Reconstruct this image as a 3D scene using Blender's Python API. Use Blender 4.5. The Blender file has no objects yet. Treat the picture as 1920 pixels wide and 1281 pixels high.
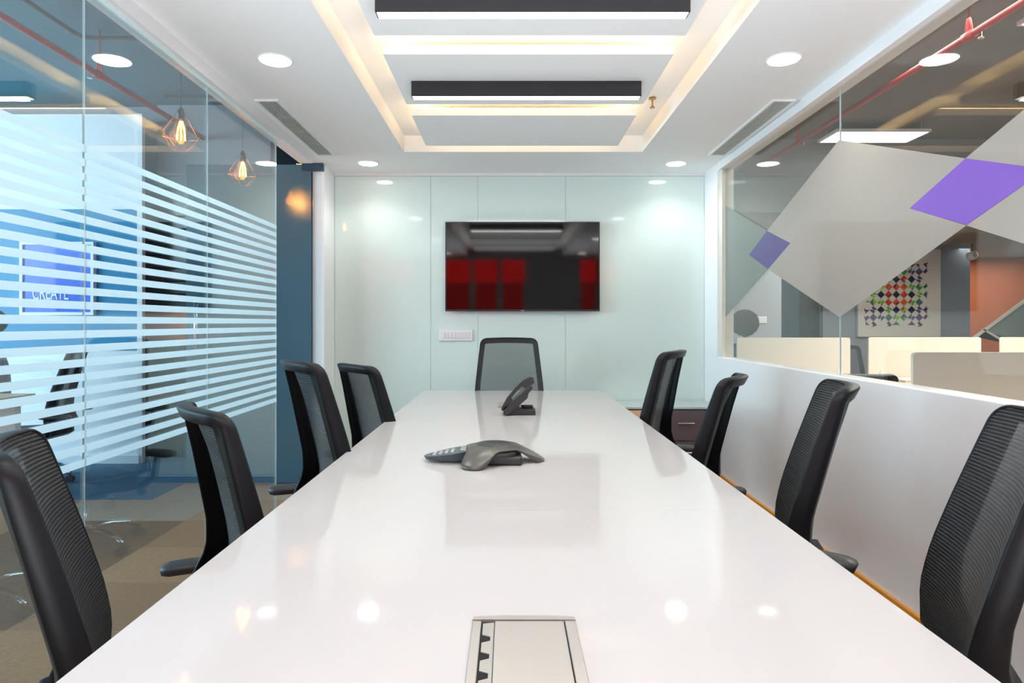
import bpy, bmesh, math, random
from mathutils import Vector, Matrix
random.seed(4)
SC = bpy.context.scene
COL = SC.collection
PI = math.pi
EYE = 1.24

# ------------------------------------------------------------------ camera
cd = bpy.data.cameras.new('camera')
cam = bpy.data.objects.new('camera', cd)
COL.objects.link(cam)
cam.location = (0, 0, EYE)
cam.rotation_euler = (PI/2, 0, 0)
cd.lens = 22.5
cd.sensor_width = 36
cd.shift_x = 0.0026
cd.shift_y = -0.018
cd.clip_start = 0.05
SC.camera = cam

# ------------------------------------------------------------------ world, colour, exposure
w = bpy.data.worlds.new('world')
SC.world = w
w.use_nodes = True
w.node_tree.nodes['Background'].inputs[0].default_value = (.62, .8, 1, 1)
w.node_tree.nodes['Background'].inputs[1].default_value = .5
SC.view_settings.view_transform = 'Standard'
SC.view_settings.look = 'None'
SC.view_settings.gamma = 1
SC.view_settings.use_curve_mapping = False
SC.view_settings.exposure = 0.22
try:
    SC.cycles.max_bounces = 12
    SC.cycles.transparent_max_bounces = 24
    SC.cycles.diffuse_bounces = 5
    SC.cycles.glossy_bounces = 5
    SC.cycles.sample_clamp_indirect = 6
    SC.cycles.caustics_reflective = False
    SC.cycles.caustics_refractive = False
    SC.cycles.use_denoising = True
except Exception:
    pass

def area(name, loc, rot, sx, sy, power, col=(1, 1, 1), spread=PI):
    l = bpy.data.lights.new(name, 'AREA')
    l.shape = 'RECTANGLE'; l.size = sx; l.size_y = sy
    l.energy = power; l.color = col; l.spread = spread
    o = bpy.data.objects.new(name, l); COL.objects.link(o)
    o.location = loc; o.rotation_euler = rot
    return o

def spot(name, loc, power, col=(1, 1, 1), ang=2.4, r=.06):
    l = bpy.data.lights.new(name, 'SPOT')
    l.energy = power; l.color = col; l.spot_size = ang; l.spot_blend = .8; l.shadow_soft_size = r
    o = bpy.data.objects.new(name, l); COL.objects.link(o); o.location = loc
    return o

# daylight from the office windows far to the left, then two added fill lights
area('daylight_left', (-9.2, 3.2, 1.8), (0, -PI/2, 0), 2.4, 7.5, 700, (.62, .86, 1))
area('left_office_fill', (-6.4, 1.6, 3.15), (.75, 0, 0), 4.4, 2.6, 360, (.62, .86, 1))  # added light over the left office, bluish to stand in for daylight
area('rear_fill', (.07, -1.1, .35), (PI/2+.90, 0, 0), 3.0, .5, 80, (.90, .95, 1), 1.6)  # added fill behind the camera to brighten the ceiling, no known lamp there
# added soft lights brightening the open plan area on the right
area('office_right_fill', (4.6, 6.6, 2.38), (0, 0, 0), 2.4, 3.0, 110, (1, .97, .92))
area('office_right_fill', (8.2, 10.6, 2.40), (0, 0, 0), 2.4, 1.6, 42, (1, .97, .92))
area('office_right_fill', (3.6, 3.4, 3.1), (0, 0, 0), 2.0, 2.4, 120, (1, .97, .92))

# ------------------------------------------------------------------ materials
def mat(name, col, rough=.5, metal=0., spec=.5, emit=None, es=0., coat=0., noise=0., nscale=30., bump=0., alpha=None, trans=0.):
    m = bpy.data.materials.new(name); m.use_nodes = True
    nt = m.node_tree; b = nt.nodes['Principled BSDF']
    b.inputs['Base Color'].default_value = (*col, 1)
    b.inputs['Roughness'].default_value = rough
    b.inputs['Metallic'].default_value = metal
    b.inputs['Specular IOR Level'].default_value = spec
    b.inputs['Coat Weight'].default_value = coat
    b.inputs['Coat Roughness'].default_value = .03
    b.inputs['Transmission Weight'].default_value = trans
    if emit:
        b.inputs['Emission Color'].default_value = (*emit, 1)
        b.inputs['Emission Strength'].default_value = es
    if noise or bump:
        tc = nt.nodes.new('ShaderNodeTexCoord')
        nz = nt.nodes.new('ShaderNodeTexNoise'); nz.inputs['Scale'].default_value = nscale
        nz.inputs['Detail'].default_value = 5
        nt.links.new(tc.outputs['Object'], nz.inputs['Vector'])
        if noise:
            mx = nt.nodes.new('ShaderNodeMix'); mx.data_type = 'RGBA'
            mx.inputs[6].default_value = (*[c*(1-noise) for c in col], 1)
            mx.inputs[7].default_value = (*[min(1, c*(1+noise)) for c in col], 1)
            nt.links.new(nz.outputs['Fac'], mx.inputs[0])
            nt.links.new(mx.outputs[2], b.inputs['Base Color'])
        if bump:
            bp = nt.nodes.new('ShaderNodeBump'); bp.inputs['Strength'].default_value = bump
            bp.inputs['Distance'].default_value = .002
            nt.links.new(nz.outputs['Fac'], bp.inputs['Height'])
            nt.links.new(bp.outputs['Normal'], b.inputs['Normal'])
    return m

def glass_mat(name, tint, r0=.045, rough=0.0, pw=4.0):
    """thin clear pane: transparent with a Schlick mirror term"""
    m = bpy.data.materials.new(name); m.use_nodes = True
    nt = m.node_tree; nt.nodes.clear(); N = nt.nodes.new; L = nt.links.new
    out = N('ShaderNodeOutputMaterial'); mix = N('ShaderNodeMixShader')
    tr = N('ShaderNodeBsdfTransparent'); tr.inputs[0].default_value = (*tint, 1)
    gl = N('ShaderNodeBsdfGlossy'); gl.inputs['Roughness'].default_value = rough
    lw = N('ShaderNodeLayerWeight'); lw.inputs['Blend'].default_value = .5
    p = N('ShaderNodeMath'); p.operation = 'POWER'; p.inputs[1].default_value = pw
    ma = N('ShaderNodeMath'); ma.operation = 'MULTIPLY_ADD'; ma.inputs[1].default_value = 1-r0; ma.inputs[2].default_value = r0
    L(lw.outputs['Facing'], p.inputs[0]); L(p.outputs[0], ma.inputs[0]); L(ma.outputs[0], mix.inputs[0])
    L(tr.outputs[0], mix.inputs[1]); L(gl.outputs[0], mix.inputs[2]); L(mix.outputs[0], out.inputs[0])
    return m

def film_mat(name, col, clear=.2, transl=.5, gloss=.05):
    """translucent adhesive film on glass"""
    m = bpy.data.materials.new(name); m.use_nodes = True
    nt = m.node_tree; nt.nodes.clear(); N = nt.nodes.new; L = nt.links.new
    out = N('ShaderNodeOutputMaterial')
    d = N('ShaderNodeBsdfDiffuse'); d.inputs[0].default_value = (*col, 1)
    t = N('ShaderNodeBsdfTranslucent'); t.inputs[0].default_value = (*col, 1)
    tr = N('ShaderNodeBsdfTransparent'); tr.inputs[0].default_value = (*[min(1, c*1.1) for c in col], 1)
    g = N('ShaderNodeBsdfGlossy'); g.inputs['Roughness'].default_value = .03
    m1 = N('ShaderNodeMixShader'); m1.inputs[0].default_value = transl
    m2 = N('ShaderNodeMixShader'); m2.inputs[0].default_value = clear
    m3 = N('ShaderNodeMixShader')
    lw = N('ShaderNodeLayerWeight'); lw.inputs['Blend'].default_value = .5
    p = N('ShaderNodeMath'); p.operation = 'POWER'; p.inputs[1].default_value = 5
    ma = N('ShaderNodeMath'); ma.operation = 'MULTIPLY_ADD'; ma.inputs[1].default_value = .9; ma.inputs[2].default_value = gloss
    L(d.outputs[0], m1.inputs[1]); L(t.outputs[0], m1.inputs[2]); L(m1.outputs[0], m2.inputs[1]); L(tr.outputs[0], m2.inputs[2])
    L(lw.outputs['Facing'], p.inputs[0]); L(p.outputs[0], ma.inputs[0]); L(ma.outputs[0], m3.inputs[0])
    L(m2.outputs[0], m3.inputs[1]); L(g.outputs[0], m3.inputs[2]); L(m3.outputs[0], out.inputs[0])
    return m

def mesh_fabric_mat(name, col, gap, per=.0062, axis='Z'):
    """woven chair mesh: fine horizontal ribs with open gaps (rib pattern from the UV height)"""
    m = bpy.data.materials.new(name); m.use_nodes = True
    nt = m.node_tree; nt.nodes.clear(); N = nt.nodes.new; L = nt.links.new
    out = N('ShaderNodeOutputMaterial')
    uv = N('ShaderNodeUVMap'); sp = N('ShaderNodeSeparateXYZ'); L(uv.outputs[0], sp.inputs[0])
    mu = N('ShaderNodeMath'); mu.operation = 'MULTIPLY'; mu.inputs[1].default_value = 2*PI/per
    L(sp.outputs['Y'], mu.inputs[0])
    sn = N('ShaderNodeMath'); sn.operation = 'SINE'; L(mu.outputs[0], sn.inputs[0])
    h = N('ShaderNodeMath'); h.operation = 'MULTIPLY_ADD'; h.inputs[1].default_value = .5; h.inputs[2].default_value = .5
    L(sn.outputs[0], h.inputs[0])
    b = N('ShaderNodeBsdfPrincipled'); b.inputs['Roughness'].default_value = .55
    mx = N('ShaderNodeMix'); mx.data_type = 'RGBA'
    mx.inputs[6].default_value = (*[c*.25 for c in col], 1); mx.inputs[7].default_value = (*[c*1.5 for c in col], 1)
    L(h.outputs[0], mx.inputs[0]); L(mx.outputs[2], b.inputs['Base Color'])
    bp = N('ShaderNodeBump'); bp.inputs['Distance'].default_value = .0015; bp.inputs['Strength'].default_value = .8
    L(h.outputs[0], bp.inputs['Height']); L(bp.outputs[0], b.inputs['Normal'])
    tr = N('ShaderNodeBsdfTransparent'); mix = N('ShaderNodeMixShader')
    f = N('ShaderNodeMath'); f.operation = 'MULTIPLY_ADD'; f.inputs[1].default_value = -gap*.7; f.inputs[2].default_value = gap*1.2
    L(h.outputs[0], f.inputs[0])
    lw = N('ShaderNodeLayerWeight'); lw.inputs['Blend'].default_value = .5
    iv = N('ShaderNodeMath'); iv.operation = 'SUBTRACT'; iv.inputs[0].default_value = 1; L(lw.outputs['Facing'], iv.inputs[1])
    pr_ = N('ShaderNodeMath'); pr_.operation = 'MULTIPLY'; L(iv.outputs[0], pr_.inputs[0]); L(f.outputs[0], pr_.inputs[1]); L(pr_.outputs[0], mix.inputs[0])
    L(b.outputs[0], mix.inputs[1]); L(tr.outputs[0], mix.inputs[2]); L(mix.outputs[0], out.inputs[0])
    return m

def wood_mat(name, c1, c2, rough=.4, axis=0):
    m = mat(name, c1, rough); nt = m.node_tree; b = nt.nodes['Principled BSDF']
    tc = nt.nodes.new('ShaderNodeTexCoord'); mp = nt.nodes.new('ShaderNodeMapping')
    sc = [60, 60, 60]; sc[axis] = 3; mp.inputs['Scale'].default_value = sc
    nz = nt.nodes.new('ShaderNodeTexNoise'); nz.inputs['Scale'].default_value = 1; nz.inputs['Detail'].default_value = 6
    cr = nt.nodes.new('ShaderNodeMix'); cr.data_type = 'RGBA'
    cr.inputs[6].default_value = (*c1, 1); cr.inputs[7].default_value = (*c2, 1)
    nt.links.new(tc.outputs['Object'], mp.inputs[0]); nt.links.new(mp.outputs[0], nz.inputs['Vector'])
    nt.links.new(nz.outputs['Fac'], cr.inputs[0]); nt.links.new(cr.outputs[2], b.inputs['Base Color'])
    return m

M = {}
M['ceil'] = mat('ceiling_paint', (.88, .88, .88), .75, bump=.05, nscale=200)
M['white'] = mat('white_paint', (.86, .865, .87), .5)
M['wallwhite'] = mat('satin_white_wall', (.92, .925, .94), .25, spec=.5)
M['dark'] = mat('dark_void', (.01, .01, .012), .9)
M['mint'] = mat('back_painted_mint_glass', (.72, .84, .80), .06, spec=.5, coat=.0)
M['table'] = mat('white_gloss_top', (.655, .645, .64), .055, spec=.38)
M['tabledge'] = mat('white_edge', (.8, .8, .8), .3)
M['black'] = mat('black_plastic', (.006, .007, .009), .42, spec=.3, bump=.08, nscale=900)
M['mesh'] = mesh_fabric_mat('chair_mesh_weave', (.032, .033, .037), .42, per=.0088)
M['seat'] = mat('seat_fabric', (.02, .02, .024), .85, noise=.3, nscale=400, bump=.3)
M['armgrey'] = mat('arm_pad', (.035, .036, .038), .45)
M['chrome'] = mat('chrome', (.8, .8, .82), .08, metal=1)
M['alu'] = mat('brushed_aluminium', (.47, .45, .42), .32, metal=.35)
M['alu2'] = mat('aluminium_dark', (.42, .41, .38), .35, metal=.35)
M['lampblack'] = mat('lamp_housing', (.018, .018, .022), .4)
M['led'] = mat('led_diffuser', (1, 1, 1), .5, emit=(1, .97, .92), es=7)
M['ledwarm'] = mat('cove_led', (1, .8, .5), .5, emit=(1, .70, .37), es=7.5)
M['down'] = mat('downlight_lens', (1, 1, 1), .5, emit=(1, .98, .95), es=14)
M['panel'] = mat('light_panel_lens', (1, 1, 1), .5, emit=(1, 1, .98), es=2.2)
M['filament'] = mat('filament_glow', (1, .5, .1), .5, emit=(1, .50, .13), es=26)
M['bulb'] = glass_mat('amber_bulb_glass', (1, .72, .38), .05)
M['tube'] = mat('filament_core', (1, .5, .1), .5, emit=(1, .36, .08), es=2.5)
M['wire'] = mat('cage_wire', (.25, .2, .16), .4, metal=.8)
M['glassL'] = glass_mat('partition_glass', (.94, .98, .985), .06, 0, 3.0)
M['glassD'] = glass_mat('door_glass_low_sheen', (.95, .98, .985), .008, 0, 5)
M['glassR'] = glass_mat('partition_glass_clear', (.95, .965, .955), .045)
M['edge'] = mat('polished_glass_edge', (.72, .90, .92), .25, spec=.5)
M['film'] = film_mat('frosted_stripe_film', (.84, .94, .98), .10, .55, .03)
M['filmR'] = film_mat('frosted_silver_film', (.57, .53, .48), .10, .35, .07)
M['filmR2'] = film_mat('frosted_film_thin', (.42, .46, .43), .35, .30, .03)
M['purple'] = film_mat('purple_film', (.36, .20, .72), .08, .35, .03)
M['purple2'] = film_mat('purple_film_thin', (.18, .15, .38), .12, .25, .03)
M['steel'] = mat('dark_patch_fitting', (.05, .09, .14), .3, metal=.6)
M['tv'] = mat('tv_screen', (.002, .002, .002), .05, spec=.5, coat=.0)
M['tvframe'] = mat('tv_bezel', (.05, .045, .05), .25, metal=.5)
M['slat'] = mat('vent_slat', (.62, .63, .60), .5)
M['brass'] = mat('brass', (.45, .27, .08), .3, metal=1)
M['base'] = wood_mat('orange_wood_base', (.72, .27, .015), (.82, .36, .03), .35, 1)
M['cab'] = mat('brown_laminate', (.115, .085, .09), .35)
M['cabwood'] = wood_mat('light_wood_laminate', (.70, .45, .27), (.8, .55, .36), .4, 0)
M['cabtop'] = mat('credenza_top', (.50, .58, .58), .15)
M['red'] = mat('red_pipe_paint', (.50, .05, .045), .4)
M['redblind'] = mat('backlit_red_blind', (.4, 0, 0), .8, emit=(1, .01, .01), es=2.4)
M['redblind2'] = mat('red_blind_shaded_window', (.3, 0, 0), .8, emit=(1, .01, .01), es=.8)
M['rear'] = mat('rear_wall_grey', (.30, .31, .32), .7)
M['officeceil_daylit'] = mat('slab_grey_daylight_tint', (.055, .20, .27), .9, noise=.15, nscale=3)  # grey slab with the blue daylight put into its base colour
M['officeceil'] = mat('exposed_slab_grey', (.16, .165, .17), .9, noise=.15, nscale=3)
M['blue'] = mat('blue_wall_paint', (.0, .22, .44), .6)
M['bluewhite'] = mat('office_wall_white', (.80, .84, .88), .6)
M['picblue'] = mat('picture_blue', (.0, .10, .62), .3)
M['greywall'] = mat('grey_wall_paint', (.36, .39, .42), .7)
M['greyblue'] = mat('grey_blue_wall', (.28, .33, .38), .7)
M['soffit'] = mat('soffit_paint', (.30, .31, .30), .8)
M['tealwall'] = mat('teal_grey_wall', (.07, .15, .22), .6)
M['darkglass'] = mat('dark_cabinet_glass', (.045, .065, .065), .2)
M['orange'] = mat('orange_band', (.75, .13, .02), .5)
M['orangewall'] = mat('orange_brown_wall', (.55, .16, .06), .6)
M['greydoor'] = mat('grey_frame', (.45, .48, .50), .5)
M['screen'] = mat('cream_desk_screen', (.82, .82, .74), .6)
M['desk'] = wood_mat('pale_oak_desk', (.78, .52, .34), (.85, .62, .42), .4, 0)
M['canvas'] = mat('white_canvas', (.74, .72, .66), .7)
M['skin'] = mat('skin', (.42, .22, .15), .55)
M['hair'] = mat('dark_hair', (.012, .010, .009), .9, bump=1.0, nscale=120)
M['shirt'] = mat('grey_shirt', (.55, .56, .56), .8, noise=.2, nscale=20)
M['shirt2'] = mat('teal_shirt', (.05, .22, .24), .8)
M['trouser'] = mat('dark_trousers', (.02, .03, .05), .8)
M['phone'] = mat('charcoal_phone_shell', (.12, .118, .108), .28, metal=.3)
M['phonedark'] = mat('dark_phone_plastic', (.035, .037, .04), .4)
M['phonepad'] = mat('blue_grey_keypad', (.05, .075, .09), .3)
M['key'] = mat('pale_phone_key', (.42, .45, .47), .35)
M['switch'] = mat('switch_plate_white', (.86, .83, .85), .3)
M['switch2'] = mat('switch_rocker', (.80, .77, .79), .25)
M['teal'] = mat('grey_green_board', (.22, .28, .26), .6)
M['cream'] = mat('cream_edge', (.7, .68, .6), .6)

CARP = {}
for k, c in dict(brown=(.36, .205, .115), dark=(.20, .115, .07), grey=(.36, .28, .22), blue=(.05, .15, .25), tan=(.42, .24, .13)).items():
    CARP[k] = mat('carpet_'+k, c, .95, noise=.35, nscale=55, bump=.6)

# ------------------------------------------------------------------ mesh helpers
def finish(bm, name, m, parent=None, loc=(0, 0, 0), rot=(0, 0, 0), smooth=False):
    me = bpy.data.meshes.new(name); bm.normal_update(); bm.to_mesh(me); bm.free()
    if m is not None: me.materials.append(m)
    if smooth:
        for p in me.polygons: p.use_smooth = True
    o = bpy.data.objects.new(name, me); COL.objects.link(o)
    o.location = loc; o.rotation_euler = rot
    if parent is not None: o.parent = parent
    return o

def bbox(bm, x0, x1, y0, y1, z0, z1, bev=0, seg=2, mt=None):
    r = bmesh.ops.create_cube(bm, size=1)
    vs = r['verts']
    for v in vs:
        v.co = Vector(((x0+x1)/2+v.co.x*(x1-x0), (y0+y1)/2+v.co.y*(y1-y0), (z0+z1)/2+v.co.z*(z1-z0)))
        if mt is not None: v.co = mt @ v.co
    if bev:
        es = list({e for v in vs for e in v.link_edges})
        bmesh.ops.bevel(bm, geom=es, offset=bev, segments=seg, profile=.5, affect='EDGES')
    return vs

def box(name, x0, x1, y0, y1, z0, z1, m, parent=None, bev=0, seg=2, smooth=False):
    bm = bmesh.new(); bbox(bm, x0, x1, y0, y1, z0, z1, bev, seg)
    return finish(bm, name, m, parent, smooth=smooth)

def tube(bm, pts, r, n=10, cap=True):
    pts = [Vector(p) for p in pts]
    rs = r if isinstance(r, (list, tuple)) else [r]*len(pts)
    rings = []
    for i, p in enumerate(pts):
        d = (pts[min(i+1, len(pts)-1)] - pts[max(i-1, 0)]).normalized()
        a = d.orthogonal().normalized() if i == 0 else (A - d*A.dot(d)).normalized()
        A = a; b = d.cross(a)
        rings.append([bm.verts.new(p + (a*math.cos(t)+b*math.sin(t))*rs[i]) for t in [2*PI*k/n for k in range(n)]])
    for q, s in zip(rings, rings[1:]):
        for k in range(n): bm.faces.new((q[k], q[(k+1) % n], s[(k+1) % n], s[k]))
    if cap:
        bm.faces.new(rings[0][::-1]); bm.faces.new(rings[-1])
    return rings

def lathe(bm, prof, n=24, c=(0, 0, 0)):
    rings = []
    for r, z in prof:
        rings.append([bm.verts.new((c[0]+r*math.cos(2*PI*k/n), c[1]+r*math.sin(2*PI*k/n), c[2]+z)) for k in range(n)])
    for q, s in zip(rings, rings[1:]):
        for k in range(n): bm.faces.new((q[k], q[(k+1) % n], s[(k+1) % n], s[k]))
    bm.faces.new(rings[0][::-1]); bm.faces.new(rings[-1])

def prism(bm, poly, axis, a, b):
    """poly of (u,v) extruded along axis from a to b; axis 'x': (u,v)=(y,z); 'y': (x,z); 'z': (x,y)"""
    def mk(u, v, t): return {'x': (t, u, v), 'y': (u, t, v), 'z': (u, v, t)}[axis]
    A = [bm.verts.new(mk(u, v, a)) for u, v in poly]; B = [bm.verts.new(mk(u, v, b)) for u, v in poly]
    bm.faces.new(A[::-1]); bm.faces.new(B)
    n = len(poly)
    for i in range(n): bm.faces.new((A[i], A[(i+1) % n], B[(i+1) % n], B[i]))
    bmesh.ops.recalc_face_normals(bm, faces=bm.faces)

def prism_obj(name, poly, axis, a, b, m, parent=None):
    bm = bmesh.new(); prism(bm, poly, axis, a, b); return finish(bm, name, m, parent)

def empty(name, loc=(0, 0, 0), rz=0):
    o = bpy.data.objects.new(name, None); COL.objects.link(o)
    o.location = loc; o.rotation_euler = (0, 0, rz); o.empty_display_size = .1
    return o

def tag(o, label, cat, group=None):
    o['label'] = label; o['category'] = cat
    if group: o['group'] = group
    return o

def struct(o, label=None):
    o['kind'] = 'structure'
    if label: o['label'] = label
    return o

def copy_tree(o, parent=None):
    c = o.copy(); COL.objects.link(c)
    c.parent = parent
    for ch in list(o.children): copy_tree(ch, c)
    return c

def rounded(x0, x1, z0, z1, r, n=5, which=(1, 1, 1, 1)):
    pts = []
    for i, (cx, cz, a0) in enumerate([(x1-r, z1-r, 0), (x0+r, z1-r, PI/2), (x0+r, z0+r, PI), (x1-r, z0+r, 3*PI/2)]):
        if which[i]:
            for k in range(n+1):
                a = a0+PI/2*k/n; pts.append((cx+r*math.cos(a), cz+r*math.sin(a)))
        else:
            pts.append([(x1, z1), (x0, z1), (x0, z0), (x1, z0)][i])
    return pts

# ------------------------------------------------------------------ floor
floor = struct(box('floor', -9.5, 13, -2.2, 14, -.12, -.006, CARP['brown']), 'brown carpet tile floor')
T = .477
tiles = {}
for k, mm in CARP.items():
    bm = bmesh.new(); bbox(bm, 0, T-.0012, 0, T-.0012, -.0058, 0)
    me = bpy.data.meshes.new('carpet_tile'); bm.to_mesh(me); bm.free(); me.materials.append(mm); tiles[k] = me
for i in range(-7, 7):
    for j in range(-4, 7):
        x = -2.03+i*T; y = 2.583+j*T
        if j >= 5: k = 'blue'
        elif j == 4: k = 'grey' if i > -2 else 'blue'
        elif j == 3: k = 'grey' if i % 3 else 'brown'
        elif i < 0: k = 'dark' if (j >= 0 and i > -3) else ('grey' if j == 0 else 'brown')
        else: k = ['brown', 'tan', 'brown', 'tan'][(i*2+j) % 4]
        o = bpy.data.objects.new('carpet_tile', tiles[k]); COL.objects.link(o); o.location = (x, y, 0); o.parent = floor

# ------------------------------------------------------------------ meeting room shell
CZ = 2.45
Y1 = 5.17
wall_back = struct(box('wall_back', -1.56, 1.71, Y1, Y1+.12, 0, 3.25, M['white']), 'back wall clad in mint glass panels')
for x0, x1 in ((-1.41, -.633), (-.633, -.254), (-.254, .452), (.452, 1.573)):
    box('glass_wall_panel', x0+.0015, x1-.0015, Y1-.008, Y1, .02, 2.425, M['mint'], wall_back, bev=.001, seg=1)
box('top_trim', -1.41, 1.573, Y1-.012, Y1, 2.427, 2.45, M['white'], wall_back)

wall_left = struct(empty('wall_left'), 'white header and pillar of the left glass wall')
box('pillar', -1.50, -1.41, 4.876, Y1, 0, CZ, M['wallwhite'], wall_left, bev=.004)
box('header', -1.50, -1.41, -1.3, 4.585, 2.385, CZ, M['white'], wall_left)
box('upper_wall', -1.56, -1.50, -1.3, Y1, 2.45, 3.25, M['greywall'], wall_left)

wall_right = struct(empty('wall_right'), 'low white wall below the right glazing with end pillar')
box('lower_wall', 1.573, 1.69, -1.3, Y1, 0, .984, M['wallwhite'], wall_right, bev=.003)
box('pillar', 1.573, 1.69, 4.84, Y1, .98, CZ, M['wallwhite'], wall_right)
box('jamb', 1.585, 1.67, 4.765, 4.84, .98, 2.39, M['cream'], wall_right)
box('header', 1.573, 1.67, -1.3, 4.84, 2.39, CZ, M['white'], wall_right)
box('upper_wall', 1.64, 1.70, -1.3, Y1, 2.45, 3.25, M['greywall'], wall_right)
struct(box('baseboard_right', 1.556, 1.5735, -1.3, Y1-.4, 0, .118, M['base']), 'orange wood skirting along the right wall')
struct(box('wall_rear', -1.56, 1.70, -1.42, -1.3, 0, 3.25, M['rear']), 'dark grey wall behind the camera')
bl = tag(empty('red_window_blinds', (0, -1.29, 1.55)), 'row of red blinds glowing with daylight behind the camera', 'blinds')
for a, b in ((-1.19, -.70), (-.63, -.21), (-.13, .27), (1.28, 1.56)):
    box('blind', a, b, -.008, .002, .42, .82, M['redblind'], bl)
    box('blind', a+.02, b-.03, -.012, .002, -.35, .41, M['redblind2'], bl)

# ceiling with a recessed tray
ceiling = struct(empty('ceiling'), 'white false ceiling with a recessed warm lit tray')
TX0, TX1, TYF = -.745, .94, 4.523
box('ceiling_panel', -1.50, TX0, -1.3, Y1, CZ, CZ+.08, M['ceil'], ceiling)
box('ceiling_panel', TX1, 1.66, -1.3, Y1, CZ, CZ+.08, M['ceil'], ceiling)
box('ceiling_panel', TX0, TX1, TYF, Y1, CZ, CZ+.08, M['ceil'], ceiling)
TZ = CZ+.115
box('tray_top', TX0-.05, TX1+.05, -1.3, TYF+.05, TZ, TZ+.03, M['ceil'], ceiling)
for x in (TX0-.02, TX1): box('tray_side', x, x+.02, -1.3, TYF, CZ+.08, TZ, M['ceil'], ceiling)
box('tray_side', TX0, TX1, TYF, TYF+.02, CZ+.08, TZ, M['ceil'], ceiling)
PX0, PX1 = -.57, .742
slabs = [(3.73, 4.37), (2.88, 3.54), (2.04, 2.695), (1.19, 1.855), (.35, 1.0), (-.49, .16)]
for a, b in slabs:
    p = box('floating_panel', PX0, PX1, a, b, CZ, CZ+.04, M['ceil'], ceiling, bev=.002, seg=1)
    bm = bmesh.new()
    for (x0, x1, y0, y1) in ((PX0+.03, PX0+.045, a+.04, b-.04), (PX1-.045, PX1-.03, a+.04, b-.04), (PX0+.05, PX1-.05, b-.035, b-.02), (PX0+.05, PX1-.05, a+.02, a+.035)):
        bbox(bm, x0, x1, y0, y1, CZ+.041, CZ+.051)
    finish(bm, 'cove_led_strip', M['ledwarm'], p)
for a, b in slabs:   # hangers carry the slabs from the tray top
    for x in (-.3, .45):
        box('slab_hanger', x-.01, x+.01, (a+b)/2-.01, (a+b)/2+.01, CZ+.04, TZ, M['ceil'], ceiling)

# linear lamps below the floating panels
where = ['nearest the television', 'over the table middle, cut by the photo edge']
for i, yc in enumerate((3.22, 2.355)):
    l = tag(empty('linear_lamp', (.085, yc, CZ)), 'long black ceiling lamp with white diffuser '+where[i], 'lamp', 'linear ceiling lamps')
    bm = bmesh.new(); bbox(bm, -.575, .575, -.026, .026, -.077, 0, .002, 1); finish(bm, 'housing', M['lampblack'], l)
    bm = bmesh.new(); bbox(bm, -.568, .568, -.022, .022, -.079, -.0771, 0); finish(bm, 'diffuser', M['led'], l)
    area('lamp_light', (.085, yc, CZ-.085), (0, 0, 0), 1.1, .05, 4.5, (1, .97, .92))

# downlights
dn = [(-1.075, 2.94, 'left of the middle slab of the tray'), (-1.066, 4.84, 'in the left corner by the mint wall'), (1.256, 2.93, 'right of the middle slab of the tray'), (1.263, 4.85, 'in the right corner by the mint wall'),
      (-1.07, 1.02, 'near the camera on the left side'), (1.26, 1.02, 'near the camera on the right side'), (-1.07, -.85, 'behind the camera on the left'), (1.26, -.85, 'behind the camera on the right')]
for x, y, s in dn:
    d = tag(empty('downlight', (x, y, CZ)), 'round recessed white ceiling downlight '+s, 'downlight', 'recessed downlights in the meeting room ceiling')
    bm = bmesh.new(); lathe(bm, [(.066, -.002), (.074, -.005), (.08, -.001), (.08, 0)], 40); finish(bm, 'trim_ring', M['white'], d, smooth=True)
    bm = bmesh.new(); lathe(bm, [(.069, -.0065), (.0695, -.0052)], 40); finish(bm, 'lens', M['down'], d)
    spot('downlight_beam', (x, y, CZ-.03), 9 if y > 0 else 6, (1, .98, .95))

# air vents
def vent(x0, x1, y0, y1, label):
    v = tag(empty('air_vent', ((x0+x1)/2, (y0+y1)/2, CZ)), label, 'vent', 'slotted ceiling air vents')
    hx, hy = (x1-x0)/2, (y1-y0)/2
    bm = bmesh.new(); bbox(bm, -hx, hx, -hy, hy, -.004, -.001); finish(bm, 'dark_backing', M['dark'], v)
    bm = bmesh.new(); e = .014
    bbox(bm, -hx-e, -hx, -hy-e, hy+e, -.011, 0, .001, 1); bbox(bm, hx, hx+e, -hy-e, hy+e, -.011, 0, .001, 1)
    bbox(bm, -hx, hx, -hy-e, -hy, -.011, 0, .001, 1); bbox(bm, -hx, hx, hy, hy+e, -.011, 0, .001, 1)
    finish(bm, 'frame', M['white'], v)
    for k in range(8):
        x = -hx+(k+.5)*2*hx/8
        bm = bmesh.new(); bbox(bm, x-.0030, x+.0022, -hy, hy, -.010, -.004); finish(bm, 'slat', M['slat'], v)
    for k in (1, 2, 3):
        y = -hy+k*2*hy/4
        bm = bmesh.new(); bbox(bm, -hx, hx, y-.002, y+.002, -.0095, -.004); finish(bm, 'cross_bar', M['slat'], v)
vent(-1.365, -1.262, 3.47, 4.57, 'long white slotted air vent beside the left glass wall')
vent(1.437, 1.535, 3.47, 4.57, 'long white slotted air vent beside the right glass wall')

# sprinkler in the cove
s = tag(empty('sprinkler', (.84, 3.76, TZ)), 'small brass fire sprinkler hanging in the lit cove right of the lamp', 'sprinkler')
bm = bmesh.new(); lathe(bm, [(.005, -.055), (.006, 0)], 10); finish(bm, 'stem', M['brass'], s)
bm = bmesh.new(); lathe(bm, [(.014, -.061), (.016, -.058), (.007, -.05)], 14); finish(bm, 'deflector', M['brass'], s)
bm = bmesh.new(); lathe(bm, [(.022, -.009), (.018, 0)], 16); finish(bm, 'escutcheon', M['brass'], s)

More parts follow.
